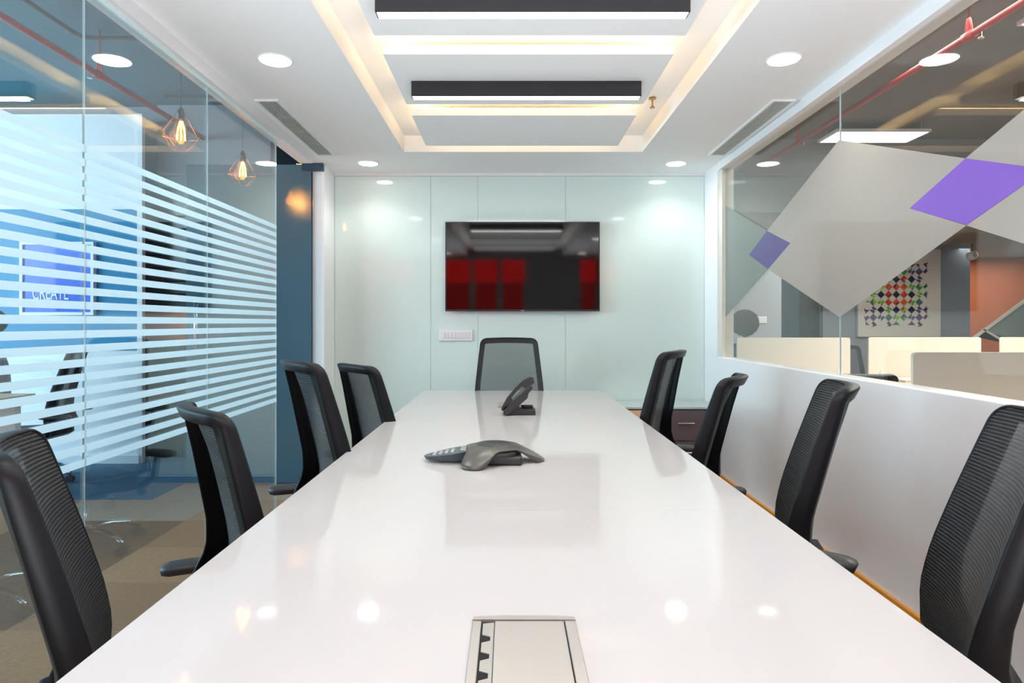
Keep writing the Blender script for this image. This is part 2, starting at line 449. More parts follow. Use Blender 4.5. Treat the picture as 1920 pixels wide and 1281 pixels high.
# ------------------------------------------------------------------ left glass wall with frosted stripes
GX = -1.45
win1 = struct(empty('window_1'), 'left frameless glass wall with white horizontal stripes')
joints = [-1.3, .66, 1.42, 2.18, 3.069, 3.973]
for a, b in zip(joints, joints[1:]):
    box('glass_pane', GX-.005, GX+.005, a+.0028, b-.0028, .01, 2.386, M['glassL'], win1)
for y in joints[1:-1]:
    box('glass_joint', GX-.003, GX+.003, y-.0025, y+.0025, .01, 2.386, M['edge'], win1)
box('glass_edge', GX-.004, GX+.004, 3.971, 3.974, .01, 2.386, M['edge'], win1)
box('top_channel', GX-.012, GX+.012, -1.3, 3.973, 2.372, 2.388, M['edge'], win1)
box('floor_channel', GX-.012, GX+.012, -1.3, 3.973, 0, .012, M['alu'], win1)
for k in range(23):
    z = .752+k*.0486
    box('frosted_stripe', GX+.0058, GX+.0062, -1.3, 3.969, z, z+.0262, M['film'], win1)

# open frosted door
door = struct(empty('door_1', (-1.425, 4.85, 0)), 'open frosted glass door')
box('door_glass', -1.03, -.002, -.005, .005, .02, 2.445, M['glassD'], door)
fm = bpy.data.materials.new('door_frost'); fm.use_nodes = True
nt = fm.node_tree; nt.nodes.clear()
N = nt.nodes.new
o_ = N('ShaderNodeOutputMaterial'); mx = N('ShaderNodeMixShader'); mx.inputs[0].default_value = .45
rf = N('ShaderNodeBsdfRefraction'); rf.inputs['Roughness'].default_value = .45; rf.inputs['IOR'].default_value = 1.3; rf.inputs[0].default_value = (.75, .88, .9, 1)
df = N('ShaderNodeBsdfDiffuse'); df.inputs[0].default_value = (.26, .42, .52, 1)
tl = N('ShaderNodeBsdfTranslucent'); tl.inputs[0].default_value = (.32, .52, .64, 1)
m0 = N('ShaderNodeMixShader'); m0.inputs[0].default_value = .5
nt.links.new(df.outputs[0], m0.inputs[1]); nt.links.new(tl.outputs[0], m0.inputs[2])
nt.links.new(m0.outputs[0], mx.inputs[1]); nt.links.new(rf.outputs[0], mx.inputs[2]); nt.links.new(mx.outputs[0], o_.inputs[0])
box('frosted_film', -1.026, -.078, .0055, .006, .03, 2.442, fm, door)
bm = bmesh.new(); bbox(bm, -.145, .018, -.022, .022, 2.392, 2.447, .003, 1); finish(bm, 'patch_fitting', M['steel'], door)
bm = bmesh.new(); bbox(bm, -.165, -.001, -.016, .016, .02, .075, .003, 1); finish(bm, 'floor_patch', M['steel'], door)
h = empty('door_handle', (-.93, -.03, 0)); h.parent = door
bm = bmesh.new(); tube(bm, [(0, -.01, .98), (0, -.01, 1.41)], .016, 12); bbox(bm, -.012, .012, -.01, .03, 1.02, 1.045); bbox(bm, -.012, .012, -.01, .03, 1.345, 1.37)
finish(bm, 'grip_bar', M['chrome'], h, smooth=True)

# ------------------------------------------------------------------ right glazing with vinyl shapes
RX = 1.612
win2 = struct(empty('window_2'), 'right frameless glazing with silver and purple vinyl shapes')
jr = [-1.3, 1.45, 3.116, 4.765]
for a, b in zip(jr, jr[1:]):
    box('glass_pane', RX-.005, RX+.005, a+.002, b-.002, .984, 2.392, M['glassR'], win2)
for y in jr[1:-1]:
    box('glass_joint', RX-.003, RX+.003, y-.0018, y+.0018, .984, 2.392, M['edge'], win2)
def rp(px, py):
    y = 1200*RX/(px-955); return (y, EYE-(py-606)*y/1200)
# outlines in image pixels; rp projects them onto the pane, in metres (y, z)
shapes = [
 ('silver_vinyl', [(1575, 263), (1813.5, 297), (1708, 391), (1815, 423), (1606, 574), (1576.5, 595), (1539, 570), (1442, 505), (1484, 456), (1440, 433)], 'filmR'),
 ('pale_vinyl', [(1362, 386), (1440, 433), (1406, 478), (1442, 505), (1362, 594)], 'filmR2'),
 ('silver_vinyl', [(1813.5, 297), (2030, 117), (2030, 327), (1966, 317)], 'filmR'),
 ('silver_vinyl', [(1815, 423), (1966, 318), (2060, 332), (2060, 500)], 'filmR'),
 ('purple_vinyl', [(1813.5, 297), (1966, 317), (1815, 422), (1708, 391)], 'purple'),
 ('purple_vinyl', [(1440, 433), (1484, 456), (1442, 505), (1406, 478)], 'purple2')]
for nm, poly, mm in shapes:
    prism_obj(nm, [rp(*p) for p in poly], 'x', RX-.0062, RX-.0056, M[mm], win2)

# ------------------------------------------------------------------ television
tv = tag(empty('television', (.105, Y1-.02, 1.691)), 'large black flat television on the mint glass wall', 'television')
bm = bmesh.new(); bbox(bm, -.56, .56, -.030, -.0, -.28, .28, .004, 1); finish(bm, 'rear_case', M['phonedark'], tv)
bm = bmesh.new(); bbox(bm, -.617, .617, -.048, -.028, -.357, .357, .003, 2); finish(bm, 'bezel', M['tvframe'], tv)
bm = bmesh.new(); bbox(bm, -.607, .607, -.0495, -.046, -.342, .349, 0); finish(bm, 'screen', M['tv'], tv)
bm = bmesh.new(); bbox(bm, -.012, .012, -.0495, -.048, -.353, -.349); finish(bm, 'power_mark', M['alu'], tv)

# switch plate
sw = tag(empty('switch_plate', (-.431, Y1-.008, 1.141)), 'white wall switch plate with eight rockers below the television', 'switch')
bm = bmesh.new(); bbox(bm, -.137, .137, -.012, 0, -.047, .047, .008, 3); finish(bm, 'plate', M['switch'], sw, smooth=False)
for k in range(8):
    bm = bmesh.new(); x = -.099+k*.0283; bbox(bm, x-.0115, x+.0115, -.016, -.011, -.024, .024, .002, 1)
    finish(bm, 'rocker', M['switch2'], sw)

# credenza along the back wall
cr = tag(empty('credenza', (0, 4.945, 0)), 'low brown credenza with bar handles in the right corner', 'cabinet')
bm = bmesh.new(); bbox(bm, .72, 1.568, -.19, .205, .60, .617, .002, 1); finish(bm, 'top', M['cabtop'], cr)
bm = bmesh.new(); bbox(bm, .73, 1.56, -.17, .205, .06, .599); finish(bm, 'body', M['cab'], cr)
bm = bmesh.new(); bbox(bm, .76, 1.54, -.14, .18, 0, .06); finish(bm, 'plinth', M['lampblack'], cr)
bm = bmesh.new(); bbox(bm, .733, 1.085, -.188, -.170, .07, .590, .001, 1); finish(bm, 'door', M['cabwood'], cr)
for z0, z1 in ((.365, .590), (.20, .36), (.07, .195)):
    bm = bmesh.new(); bbox(bm, 1.09, 1.557, -.188, -.170, z0, z1, .0015, 1); d = finish(bm, 'drawer', M['cab'], cr)
    bm = bmesh.new(); zc = (z0+z1)/2+.02 if z0 > .3 else (z0+z1)/2
    tube(bm, [(1.25, -.21, zc), (1.37, -.21, zc)], .006, 8)
    for x in (1.27, 1.35): tube(bm, [(x, -.21, zc), (x, -.187, zc)], .004, 6)
    finish(bm, 'handle', M['chrome'], d)

# ------------------------------------------------------------------ table
TXL, TXR, TYE, TYS, TYN = -.62, .672, 4.667, 1.675, -.35
tb = tag(empty('conference_table', (0, 0, 0)), 'long white gloss conference table down the middle of the room', 'table')
far = rounded(TXL, TXR, TYS+.0002, TYE, .06, 6, (1, 1, 0, 0))
bm = bmesh.new(); prism(bm, far, 'z', .715, .75)
bmesh.ops.bevel(bm, geom=[e for e in bm.edges if abs(e.verts[0].co.z-e.verts[1].co.z) < 1e-5 and e.verts[0].co.z > .74 and not (abs(e.verts[0].co.y-TYS) < .01 and abs(e.verts[1].co.y-TYS) < .01)], offset=.002, segments=2, affect='EDGES')
finish(bm, 'table_top', M['table'], tb)
near = rounded(TXL, TXR, TYN, TYS-.0002, .06, 6, (0, 0, 1, 1))
bm = bmesh.new(); prism(bm, near, 'z', .715, .75)
bmesh.ops.bevel(bm, geom=[e for e in bm.edges if abs(e.verts[0].co.z-e.verts[1].co.z) < 1e-5 and e.verts[0].co.z > .74 and not (abs(e.verts[0].co.y-TYS) < .01 and abs(e.verts[1].co.y-TYS) < .01)], offset=.002, segments=2, affect='EDGES')
finish(bm, 'table_top', M['table'], tb)
for y in (.1, 1.675, 3.12, 4.0):
    box('leg_panel', -.20, .25, y-.03, y+.03, 0, .714, M['tabledge'], tb, bev=.004)
box('modesty_beam', -.02, .07, .13, 3.97, .60, .714, M['tabledge'], tb)

# cable box in the table top
cb = tag(empty('cable_box', (.024, .89, .75)), 'aluminium flip lid cable box set in the near end of the table', 'cable box')
bm = bmesh.new()
bbox(bm, -.084, -.0695, -.17, .155, 0, .004, .001, 1); bbox(bm, .0665, .084, -.17, .155, 0, .004, .001, 1)
finish(bm, 'frame_side', M['alu'], cb)
bm = bmesh.new(); prism(bm, [(-.084, .155), (.084, .155), (.083, .166), (.04, .170), (-.04, .170), (-.083, .166)], 'z', 0, .006); finish(bm, 'frame_end', M['alu2'], cb)
bm = bmesh.new(); bbox(bm, -.084, .084, -.184, -.17, 0, .004, .001, 1); finish(bm, 'frame_end', M['alu2'], cb)
bm = bmesh.new(); bbox(bm, -.0695, .0665, -.17, .155, .0002, .0012); finish(bm, 'dark_well', M['dark'], cb)
bm = bmesh.new(); bbox(bm, -.0475, .0645, -.168, .153, .002, .0045, .001, 1); finish(bm, 'lid', M['alu'], cb)
bm = bmesh.new()
P = [(-.0485, .151), (-.0665, .147)]
for k in range(5):
    y = .147-.052*(k+1)
    P += [(-.0665, y+.015), (-.0535, y+.009), (-.0535, y-.004), (-.0665, y-.010)]
P += [(-.0665, -.168), (-.0485, -.168)]
prism(bm, P, 'z', .0013, .003); finish(bm, 'cable_comb', M['alu2'], cb)

# ------------------------------------------------------------------ conference phone
def conf_phone():
    root = tag(empty('conference_phone', (-.055, 2.28, .75)), 'charcoal three legged conference phone with keypad on the table middle', 'phone')
    n, m_ = 96, 14
    legs = [math.radians(a) for a in (-117, 0, 123)]
    def lobe(t): return max(math.exp(-abs(math.atan2(math.sin(t-a), math.cos(t-a))/.42)**2.7) for a in legs)
    bm = bmesh.new(); top = []; bot = []
    for j in range(m_+1):
        q = j/m_; rt = []; rb = []
        for i in range(n):
            t = 2*PI*i/n; L = lobe(t)
            R = .098+.082*L
            zr = .006+.048*(1-L)
            r = R*q
            z = zr+(.066-zr)*(1-q**2.2)
            rt.append(bm.verts.new((r*math.cos(t), r*math.sin(t), z)))
            rb.append(bm.verts.new((r*.985*math.cos(t), r*.985*math.sin(t), max(.0005, z-.006-.012*L*q) if q > .35 else .03)))
        top.append(rt); bot.append(rb)
    for S, fl in ((top, False), (bot, True)):
        for a, b in zip(S, S[1:]):
            for i in range(n):
                f = (a[i], b[i], b[(i+1) % n], a[(i+1) % n]); bm.faces.new(f[::-1] if fl else f)
    for i in range(n): bm.faces.new((top[-1][i], bot[-1][i], bot[-1][(i+1) % n], top[-1][(i+1) % n]))
    bmesh.ops.remove_doubles(bm, verts=top[0]+bot[0], dist=1e-5)
    finish(bm, 'shell', M['phone'], root, smooth=True)
    bm = bmesh.new(); lathe(bm, [(.08, .003), (.095, .010), (.0975, .030), (.096, .043), (.08, .048)], 40); finish(bm, 'speaker_body', M['phonedark'], root, smooth=True)
    bm = bmesh.new(); bbox(bm, -.03, .10, -.085, -.02, .001, .03, .008, 2); finish(bm, 'under_body', M['phonedark'], root)
    bm = bmesh.new(); lathe(bm, [(.062, .0585), (.060, .0625), (.03, .0672), (.001, .0685)], 36); finish(bm, 'speaker_grille', M['phonedark'], root, smooth=True)
    # keypad wing
    def T3(x, y, z=0):
        return Vector((-.085-x, y, .045-.165*x+z))
    bm = bmesh.new(); A = []; B = []
    for i in range(32):
        t = 2*PI*i/32
        x = .07+.095*math.cos(t); y = .062*math.sin(t)*(1-.25*math.cos(t))
        A.append(bm.verts.new(T3(x, y))); B.append(bm.verts.new(Vector((-.085-x*.93-.004, y*.86, max(.002, .012-.03*x)))))
    bm.faces.new(A); bm.faces.new(B[::-1])
    for i in range(32): bm.faces.new((A[i], B[i], B[(i+1) % 32], A[(i+1) % 32]))
    bmesh.ops.recalc_face_normals(bm, faces=bm.faces)
    kp = finish(bm, 'keypad', M['phonepad'], root)
    for r in range(4):
        for c in range(3):
            x = .062+r*.021; y = (c-1)*.025*(1-.05*r)
            bm = bmesh.new(); v = bbox(bm, -.0065, .0065, -.0085, .0085, -.001, .003, .002, 1)
            bmesh.ops.translate(bm, verts=bm.verts, vec=T3(x, y)); finish(bm, 'key', M['key'], kp)
    bm = bmesh.new(); bbox(bm, -.012, .012, -.033, .033, -.001, .0035, .002, 1); bmesh.ops.translate(bm, verts=bm.verts, vec=T3(.022, 0)); finish(bm, 'display', M['alu'], kp)
conf_phone()

# ------------------------------------------------------------------ desk phone (seen from its side, face turned left)
dp = tag(empty('desk_phone', (.045, 3.47, .75)), 'black desk phone seen from the side on the far table half', 'phone')
def sp(px, py): return ((px-955)/346-.045, (776-py)/346)
bm = bmesh.new(); prism(bm, [sp(*p) for p in ((946, 775), (1003, 775.5), (1003, 768), (975, 768), (972, 757), (952, 770))], 'y', -.07, .07); finish(bm, 'stand', M['phonedark'], dp)
bm = bmesh.new(); prism(bm, [sp(*p) for p in ((944, 773), (950, 776), (973, 757), (988, 744), (990, 735), (998, 726), (995.5, 721), (944, 767))], 'y', -.095, .095)
bmesh.ops.bevel(bm, geom=list(bm.edges), offset=.0015, segments=1, affect='EDGES'); finish(bm, 'body', M['phonedark'], dp)
bm = bmesh.new(); prism(bm, [sp(*p) for p in ((944.5, 766), (995, 721), (994, 719.5), (943.5, 764))], 'y', -.088, .088); finish(bm, 'face_plate', M['phone'], dp)
bm = bmesh.new(); prism(bm, [sp(*p) for p in ((940, 764), (942, 768), (946, 766), (961, 749), (958, 744), (978, 722), (984, 727), (1001, 716), (999, 707), (994, 705.5), (980, 712), (966, 725), (950, 745))], 'y', -.088, -.04)
bmesh.ops.bevel(bm, geom=list(bm.edges), offset=.002, segments=2, affect='EDGES'); finish(bm, 'handset', M['phonedark'], dp)
bm = bmesh.new(); tube(bm, [(.02, .06, .028), (.085, .06, .028)], .011, 10); finish(bm, 'cord_plug', M['phonedark'], dp)
po = tag(empty('pop_up_outlet', (.01, 3.72, .75)), 'small silver socket block on the table behind the desk phone', 'socket')
bm = bmesh.new(); bbox(bm, -.075, .075, -.03, .03, 0, .022, .003, 2); finish(bm, 'block', M['alu'], po)
for k in range(3):
    bm = bmesh.new(); x = -.05+.05*k; bbox(bm, x-.015, x+.015, -.032, -.029, .004, .018); finish(bm, 'socket_face', M['alu2'], po)

# ------------------------------------------------------------------ chairs
ZS = [.50, .60, .70, .85, 1.0, 1.10]
FU = [-.15, -.145, -.165, -.21, -.26, -.295]
DP = [.115, .075, .062, .057, .048, .038]
WZ = [.50, .75, 1.10]; WW = [.25, .248, .21]
def interp(x, xs, ys):
    if x <= xs[0]: return ys[0]
    for a, b, c, d in zip(xs, xs[1:], ys, ys[1:]):
        if x <= b:
            return c+(d-c)*(x-a)/(b-a)
    return ys[-1]
def smooth_fu(z):
    return sum(interp(z+dz, ZS, FU) for dz in (-.03, -.015, 0, .015, .03))/5
def fu(z, v):
    wv = interp(z, WZ, WW)
    k = .030 + .022*max(0, (z-.95)/.15)
    return smooth_fu(z) - k*(1-(v/wv)**2)
PIV = Vector((-.18, 0, .50))

def chair():
    root = empty('office_chair')
    # --- back frame: closed loop of rounded profile
    path = []
    zt, rc = 1.10, .045
    for k in range(15): path.append((1, .50+(zt-rc-.50)*k/14, None))
    pts = []
    for _, z, _n in path: pts.append((interp(z, WZ, WW), z, (1, 0)))
    wt = interp(zt, WZ, WW)
    for k in range(1, 7):
        a = PI/2*k/7; pts.append((wt+.004-rc+rc*math.cos(a), zt-rc+rc*math.sin(a), (math.cos(a), math.sin(a))))
    half = pts + [(x, zt+.004*(1-(x/wt)**2), (0, 1)) for x in (wt-rc, .11, .055)]
    full = half + [(0, zt+.004, (0, 1))] + [(-x, z, (-n[0], n[1])) for x, z, n in half[::-1]]
    full += [(-.17, .485, (0, -1)), (-.06, .48, (0, -1)), (.06, .48, (0, -1)), (.17, .485, (0, -1))]
    bm = bmesh.new(); rings = []
    for v, z, n in full:
        th = .036+.006*n[1] if n[1] > -.5 else .03
        d = interp(z, ZS, DP)+.006*abs(n[1])
        u0 = fu(z, v)
        vi, zi = v-n[0]*th, z-n[1]*th
        ui = fu(zi, vi)
        prof = [(0, u0-.004), (.02, u0-d*.5), (.10, u0-d*.93), (.28, u0-d), (1.0, ui-d), (1.03, ui-d+.007), (.42, u0-d*.72), (.26, u0-d*.4), (.24, u0-.001), (.10, u0+.001)]
        ring = []
        for s_, u in prof:
            ring.append(bm.verts.new(Vector((u, v-n[0]*th*s_, z-n[1]*th*s_))-PIV))
        rings.append(ring)
    K = len(rings)
    for i in range(K):
        a, b = rings[i], rings[(i+1) % K]
        for k in range(10): bm.faces.new((a[k], a[(k+1) % 10], b[(k+1) % 10], b[k]))
    bmesh.ops.recalc_face_normals(bm, faces=bm.faces)
    finish(bm, 'back_frame', M['black'], root, loc=PIV, smooth=True)
    # --- mesh panel
    bm = bmesh.new(); uvl = bm.loops.layers.uv.new('UVMap')
    nz, nv = 44, 16; g = []
    for j in range(nz+1):
        z = .495+(1.095-.495)*j/nz
        wi = interp(z, WZ, WW)-.005
        c = max(0, z-(1.095-.042)); wi -= .042-math.sqrt(max(0, .042**2-c*c)) if c > 0 else 0
        g.append([bm.verts.new(Vector((fu(z, v)+.0015-.006*(1-(v/.25)**2), v, z))-PIV) for v in [wi*(2*i/nv-1) for i in range(nv+1)]])
    for j in range(nz):
        for i in range(nv):
            f = bm.faces.new((g[j][i], g[j][i+1], g[j+1][i+1], g[j+1][i]))
            for lp in f.loops: lp[uvl].uv = (lp.vert.co.y, lp.vert.co.z)
    finish(bm, 'back_mesh', M['mesh'], root, loc=PIV, smooth=True)
    # --- back bracket
    bm = bmesh.new(); tube(bm, [(.10, 0, .395), (-.10, 0, .40), (-.20, 0, .42), (-.265, 0, .46), (-.262, 0, .51)], [.028, .03, .03, .026, .018], 12)
    finish(bm, 'back_bracket', M['black'], root, smooth=True)
    # --- seat
    bm = bmesh.new(); pl = rounded(-.21, .25, -.235, .235, .08, 6)
    L = [[], [], [], []]
    for x, y in pl:
        k = .006 if x < .1 else .006-.018*((x-.1)/.15)**2
        L[0].append(bm.verts.new((x*.93, y*.93, .405))); L[1].append(bm.verts.new((x, y, .425)))
        L[2].append(bm.verts.new((x*.995, y*.995, .455+k))); L[3].append(bm.verts.new((x*.9, y*.9, .474+k)))
    n = len(pl)
    for a, b in zip(L, L[1:]):
        for i in range(n): bm.faces.new((a[i], a[(i+1) % n], b[(i+1) % n], b[i]))
    bm.faces.new(L[0][::-1]); bm.faces.new(L[3])
    finish(bm, 'seat', M['seat'], root, smooth=True)
    # --- arms
    for sgn in (-1, 1):
        bm = bmesh.new()
        tube(bm, [(-.06, .17*sgn, .385), (-.12, .27*sgn, .40), (-.18, .295*sgn, .45), (-.215, .30*sgn, .592)], [.018, .02, .02, .017], 10)
        a = finish(bm, 'armrest', M['black'], root, smooth=True)
        bm = bmesh.new(); R = []
        toe = -.30*sgn
        for u, hw, zt_, zb in ((-.345, .012, .596, .594), (-.338, .028, .604, .577), (-.315, .038, .609, .574), (-.25, .042, .610, .576), (-.17, .036, .609, .578), (-.125, .02, .604, .582), (-.12, .006, .598, .588)):
            R.append([bm.verts.new(Vector((-.25, .30*sgn, 0))+Matrix.Rotation(toe, 3, 'Z')@Vector((u+.25, hw*cy, z_))) for cy, z_ in ((-1, (zt_+zb)/2), (-.8, zt_-.002), (0, zt_), (.8, zt_-.002), (1, (zt_+zb)/2), (.8, zb), (-.8, zb))])
        for p, q in zip(R, R[1:]):
            for k in range(7): bm.faces.new((p[k], p[(k+1) % 7], q[(k+1) % 7], q[k]))
        bm.faces.new(R[0][::-1]); bm.faces.new(R[-1]); bmesh.ops.recalc_face_normals(bm, faces=bm.faces)
        finish(bm, 'arm_pad', M['armgrey'], a, smooth=True)
    bm = bmesh.new(); bbox(bm, -.10, .10, -.09, .09, .36, .404, .012, 2); finish(bm, 'tilt_mechanism', M['black'], root)
    # --- base (stays on the floor)
    bm = bmesh.new(); lathe(bm, [(.028, .10), (.028, .24), (.018, .241), (.018, .37)], 16); finish(bm, 'gas_lift', M['chrome'], root, smooth=True)
    bm = bmesh.new(); lathe(bm, [(.03, .075), (.045, .085), (.045, .125), (.03, .135)], 18); sb = finish(bm, 'star_base', M['chrome'], root, smooth=True)
    for k in range(5):
        a = 2*PI*k/5+.3; ca, sa = math.cos(a), math.sin(a)
        bm = bmesh.new()
        tube(bm, [(.03*ca, .03*sa, .11), (.14*ca, .14*sa, .118), (.23*ca, .23*sa, .10), (.29*ca, .29*sa, .068)], [.02, .018, .015, .012], 8)
        finish(bm, 'leg', M['chrome'], sb, smooth=True)
        bm = bmesh.new(); cx, cy = .295*ca, .295*sa
        for s_ in (-1, 1):
            ox, oy = -sa*.012*s_, ca*.012*s_
            tube(bm, [(cx+ox*.4, cy+oy*.4, .027), (cx+ox*2, cy+oy*2, .027)], .027, 14)
        tube(bm, [(cx, cy, .03), (cx, cy, .07)], .008, 8)
        finish(bm, 'caster', M['phonedark'], root, smooth=False)
    return root

FLOORPARTS = ('star_base', 'leg', 'caster', 'gas_lift')
def pose(c, x, y, th, h0, ta, arm_left=0, arm_right=0):
    c.location = (x, y, 0); c.rotation_euler = (0, 0, th)
    for ch in c.children:
        n = ch.name.split('.')[0]
        if n in FLOORPARTS: continue
        if n in ('back_frame', 'back_mesh'):
            ch.location = PIV+Vector((0, 0, h0)); ch.rotation_euler = (0, -ta, 0)
        elif n == 'armrest':
            left = sum(v.co.y for v in ch.data.vertices) > 0
            ch.location = (0, 0, h0+(arm_left if left else arm_right))
        else: ch.location = (0, 0, h0)

proto = chair()
G1 = 'mesh back office chairs round the conference table'
CH = [
 ((-0.758, 1.491, 0.547, -0.106, -0.014, -.2, -.2), 'black mesh chair nearest the camera on the left table side', G1),
 ((-0.726, 2.152, 0.681, -0.127, -0.067, -.07, -.06), 'second black mesh chair from the camera on the left, low against the glass', G1),
 ((-0.596, 2.741, 0.594, -0.019, -0.045, -.07, -.08), 'third black mesh chair from the camera on the left, before the frosted door', G1),
 ((-0.558, 3.499, 0.653, -0.08, -0.039), 'black mesh chair furthest along the left side, beside the white pillar', G1),
 ((0.002, 4.45, -1.556, 0.026, -0.017), 'black mesh chair at the head of the table under the television', G1),
 ((0.871, 1.561, 2.721, -0.06, 0.019, -.14, -.14), 'black mesh chair nearest the camera on the right table side', G1),
 ((0.793, 2.263, 2.794, -0.061, 0.007, .01, -.2), 'second black mesh chair from the camera on the right, rounded arm pad showing', G1),
 ((0.71, 2.997, 2.675, -0.095, -0.008, -.03, -.08), 'third black mesh chair from the camera on the right, before the white low wall', G1),
 ((0.665, 3.707, 2.65, -0.024, -0.067, -.04, -.08), 'black mesh chair furthest along the right side, beside the brown credenza', G1),
 ((-3.72, 4.98, 3.5, -.06, 0), 'dark mesh office chair behind the left stripes with a person on it', 'office chairs outside the meeting room'),
 ((2.10, 4.12, 1.45, -.14, .1), 'dark mesh chair just beyond the sill in front of the pale green screen', 'office chairs outside the meeting room'),
 ((3.45, 6.62, -1.9, -.10, 0), 'dark mesh chair behind the gap between the first two desk screens', 'office chairs outside the meeting room'),
 ((4.75, 6.9, -1.5, -.03, 0), 'dark mesh chair behind the notch between the cream desk screens', 'office chairs outside the meeting room'),
]
for i, (p, lab, grp) in enumerate(CH):
    c = proto if i == 0 else copy_tree(proto)
    pose(c, *p); tag(c, lab, 'chair', grp)

# ------------------------------------------------------------------ office beyond the left glass
struct(box('ceiling', -9.5, 0, -2.2, 14, 3.25, 3.35, M['officeceil_daylit']), 'grey exposed slab over the left office, blue daylight put into its colour')
struct(box('ceiling', 0, 13, -2.2, 14, 3.25, 3.35, M['officeceil']), 'dark exposed slab over the right office')
wl = struct(empty('wall_far_left'), 'white and blue office wall beyond the left glass')
box('white_wall', -7.5, -3.29, 5.67, 5.70, 0, 3.09, M['bluewhite'], wl)
box('blue_band', -7.5, -3.295, 5.66, 5.67, .999, 2.247, M['blue'], wl)
box('wall_skirting', -7.5, -3.27, 5.645, 5.67, 0, .07, M['bluewhite'], wl)
box('corner_post', -3.29, -3.245, 5.655, 5.70, 0, 3.09, M['bluewhite'], wl)
box('bulkhead', -3.245, -2.2, 5.90, 6.0, 2.49, 3.25, M['greyblue'], wl)
box('beam', -7.5, -2.2, 5.95, 6.05, 3.09, 3.25, M['greyblue'], wl)
struct(box('wall_corridor', -2.93, -1.2, 7.0, 7.1, 0, 3.25, M['tealwall']), 'blue grey corridor wall behind the frosted door')
struct(box('wall_outer_left', -9.5, -9.4, -2.2, 14, 0, 3.25, M['bluewhite']))
struct(box('wall_far_rear', -9.4, -1.56, -2.2, -2.1, 0, 3.25, M['greywall']))
struct(box('wall_far_left_end', -9.4, -7.5, 5.67, 5.8, 0, 3.25, M['bluewhite']))
d2 = struct(empty('door_2', (-3.15, 5.92, 0)), 'dark glazed door with slats and an orange band')
box('dark_leaf', -.215, .19, 0, .03, 0, 2.49, M['darkglass'], d2)
box('door_jamb', .19, .23, -.02, .04, 0, 2.49, M['greydoor'], d2)
box('orange_band', -.21, .185, -.006, 0, 1.088, 1.345, M['orange'], d2)
for k in range(17):
    if .99 < .3+k*.12 < 1.40: continue
    box('door_slat', -.21, .185, -.012, 0, .3+k*.12, .315+k*.12, M['dark'], d2)

# framed picture
pc = tag(empty('framed_picture', (-3.975, 5.66, 1.632)), 'blue framed poster reading CREATE on the blue office wall', 'picture')
bm = bmesh.new(); bbox(bm, -.30, .30, -.030, 0, -.30, .30); finish(bm, 'poster', M['picblue'], pc)
bm = bmesh.new()
for a in ((-.325, .325, -.045, 0, .297, .322), (-.325, .325, -.045, 0, -.322, -.297), (-.325, -.30, -.045, 0, -.297, .297), (.30, .325, -.045, 0, -.297, .297)): bbox(bm, *a)
finish(bm, 'frame', M['bluewhite'], pc)
cu = bpy.data.curves.new('lettering', 'FONT'); cu.body = 'CREATE'; cu.size = .125; cu.extrude = .002; cu.align_x = 'CENTER'
to = bpy.data.objects.new('lettering', cu); COL.objects.link(to)
bpy.context.view_layer.update()
dg = bpy.context.evaluated_depsgraph_get()
tm = bpy.data.meshes.new_from_object(to.evaluated_get(dg)); bpy.data.objects.remove(to)
lo = bpy.data.objects.new('lettering', tm); COL.objects.link(lo); lo.parent = pc
lo.scale = (.72, 1.35, 1)
lo.location = (-.06, -.032, -.185); lo.rotation_euler = (PI/2, 0, 0)
tm.materials.clear(); tm.materials.append(M['bluewhite'])

# red fire pipes
def pipe(x, z, y0, y1, label, hang):
    p = tag(empty('fire_pipe', (x, 0, z)), label, 'pipe')
    bm = bmesh.new(); tube(bm, [(0, y0, 0), (0, y1, 0)], .021, 12); finish(bm, 'pipe_run', M['red'], p, smooth=True)
    for y in hang:
        bm = bmesh.new(); tube(bm, [(0, y, .02), (0, y, 3.25-z)], .006, 8); tube(bm, [(0, y-.035, 0), (0, y-.012, .10), (0, y, .12), (0, y+.012, .10), (0, y+.035, 0)], .007, 6)
        tube(bm, [(0, y-.04, 0), (0, y+.04, 0)], .028, 12)
        finish(bm, 'pipe_hanger', M['red'], p, smooth=True)
    for y in hang:
        bm = bmesh.new(); lathe(bm, [(.012, -.06), (.02, -.057), (.006, -.05), (.006, 0)], 12, (0, y-.10, 0)); finish(bm, 'sprinkler_head', M['chrome'], p)
pipe(-2.81, 2.94, -1.5, 6.0-.12, 'red fire pipe running under the ceiling beyond the left glass', (4.39, 1.6))
pipe(2.80, 2.99, -1.5, 9.0, 'red fire pipe running under the ceiling beyond the right glass', (3.9, 6.2))
ct = tag(empty('ceiling_conduit', (0, 0, 3.19)), 'dark grey ceiling conduit with a bend left of the red pipe', 'conduit')
bm = bmesh.new(); tube(bm, [(-2.92, -1.5, 0), (-2.92, 4.30, 0), (-2.90, 4.36, 0), (-2.85, 4.38, 0), (-1.62, 4.38, 0)], .014, 8); finish(bm, 'conduit_run', M['darkglass'], ct)
bm = bmesh.new(); tube(bm, [(-2.96, 5.5, 0), (-1.62, 5.5, 0)], .012, 8); finish(bm, 'conduit_run', M['darkglass'], ct)

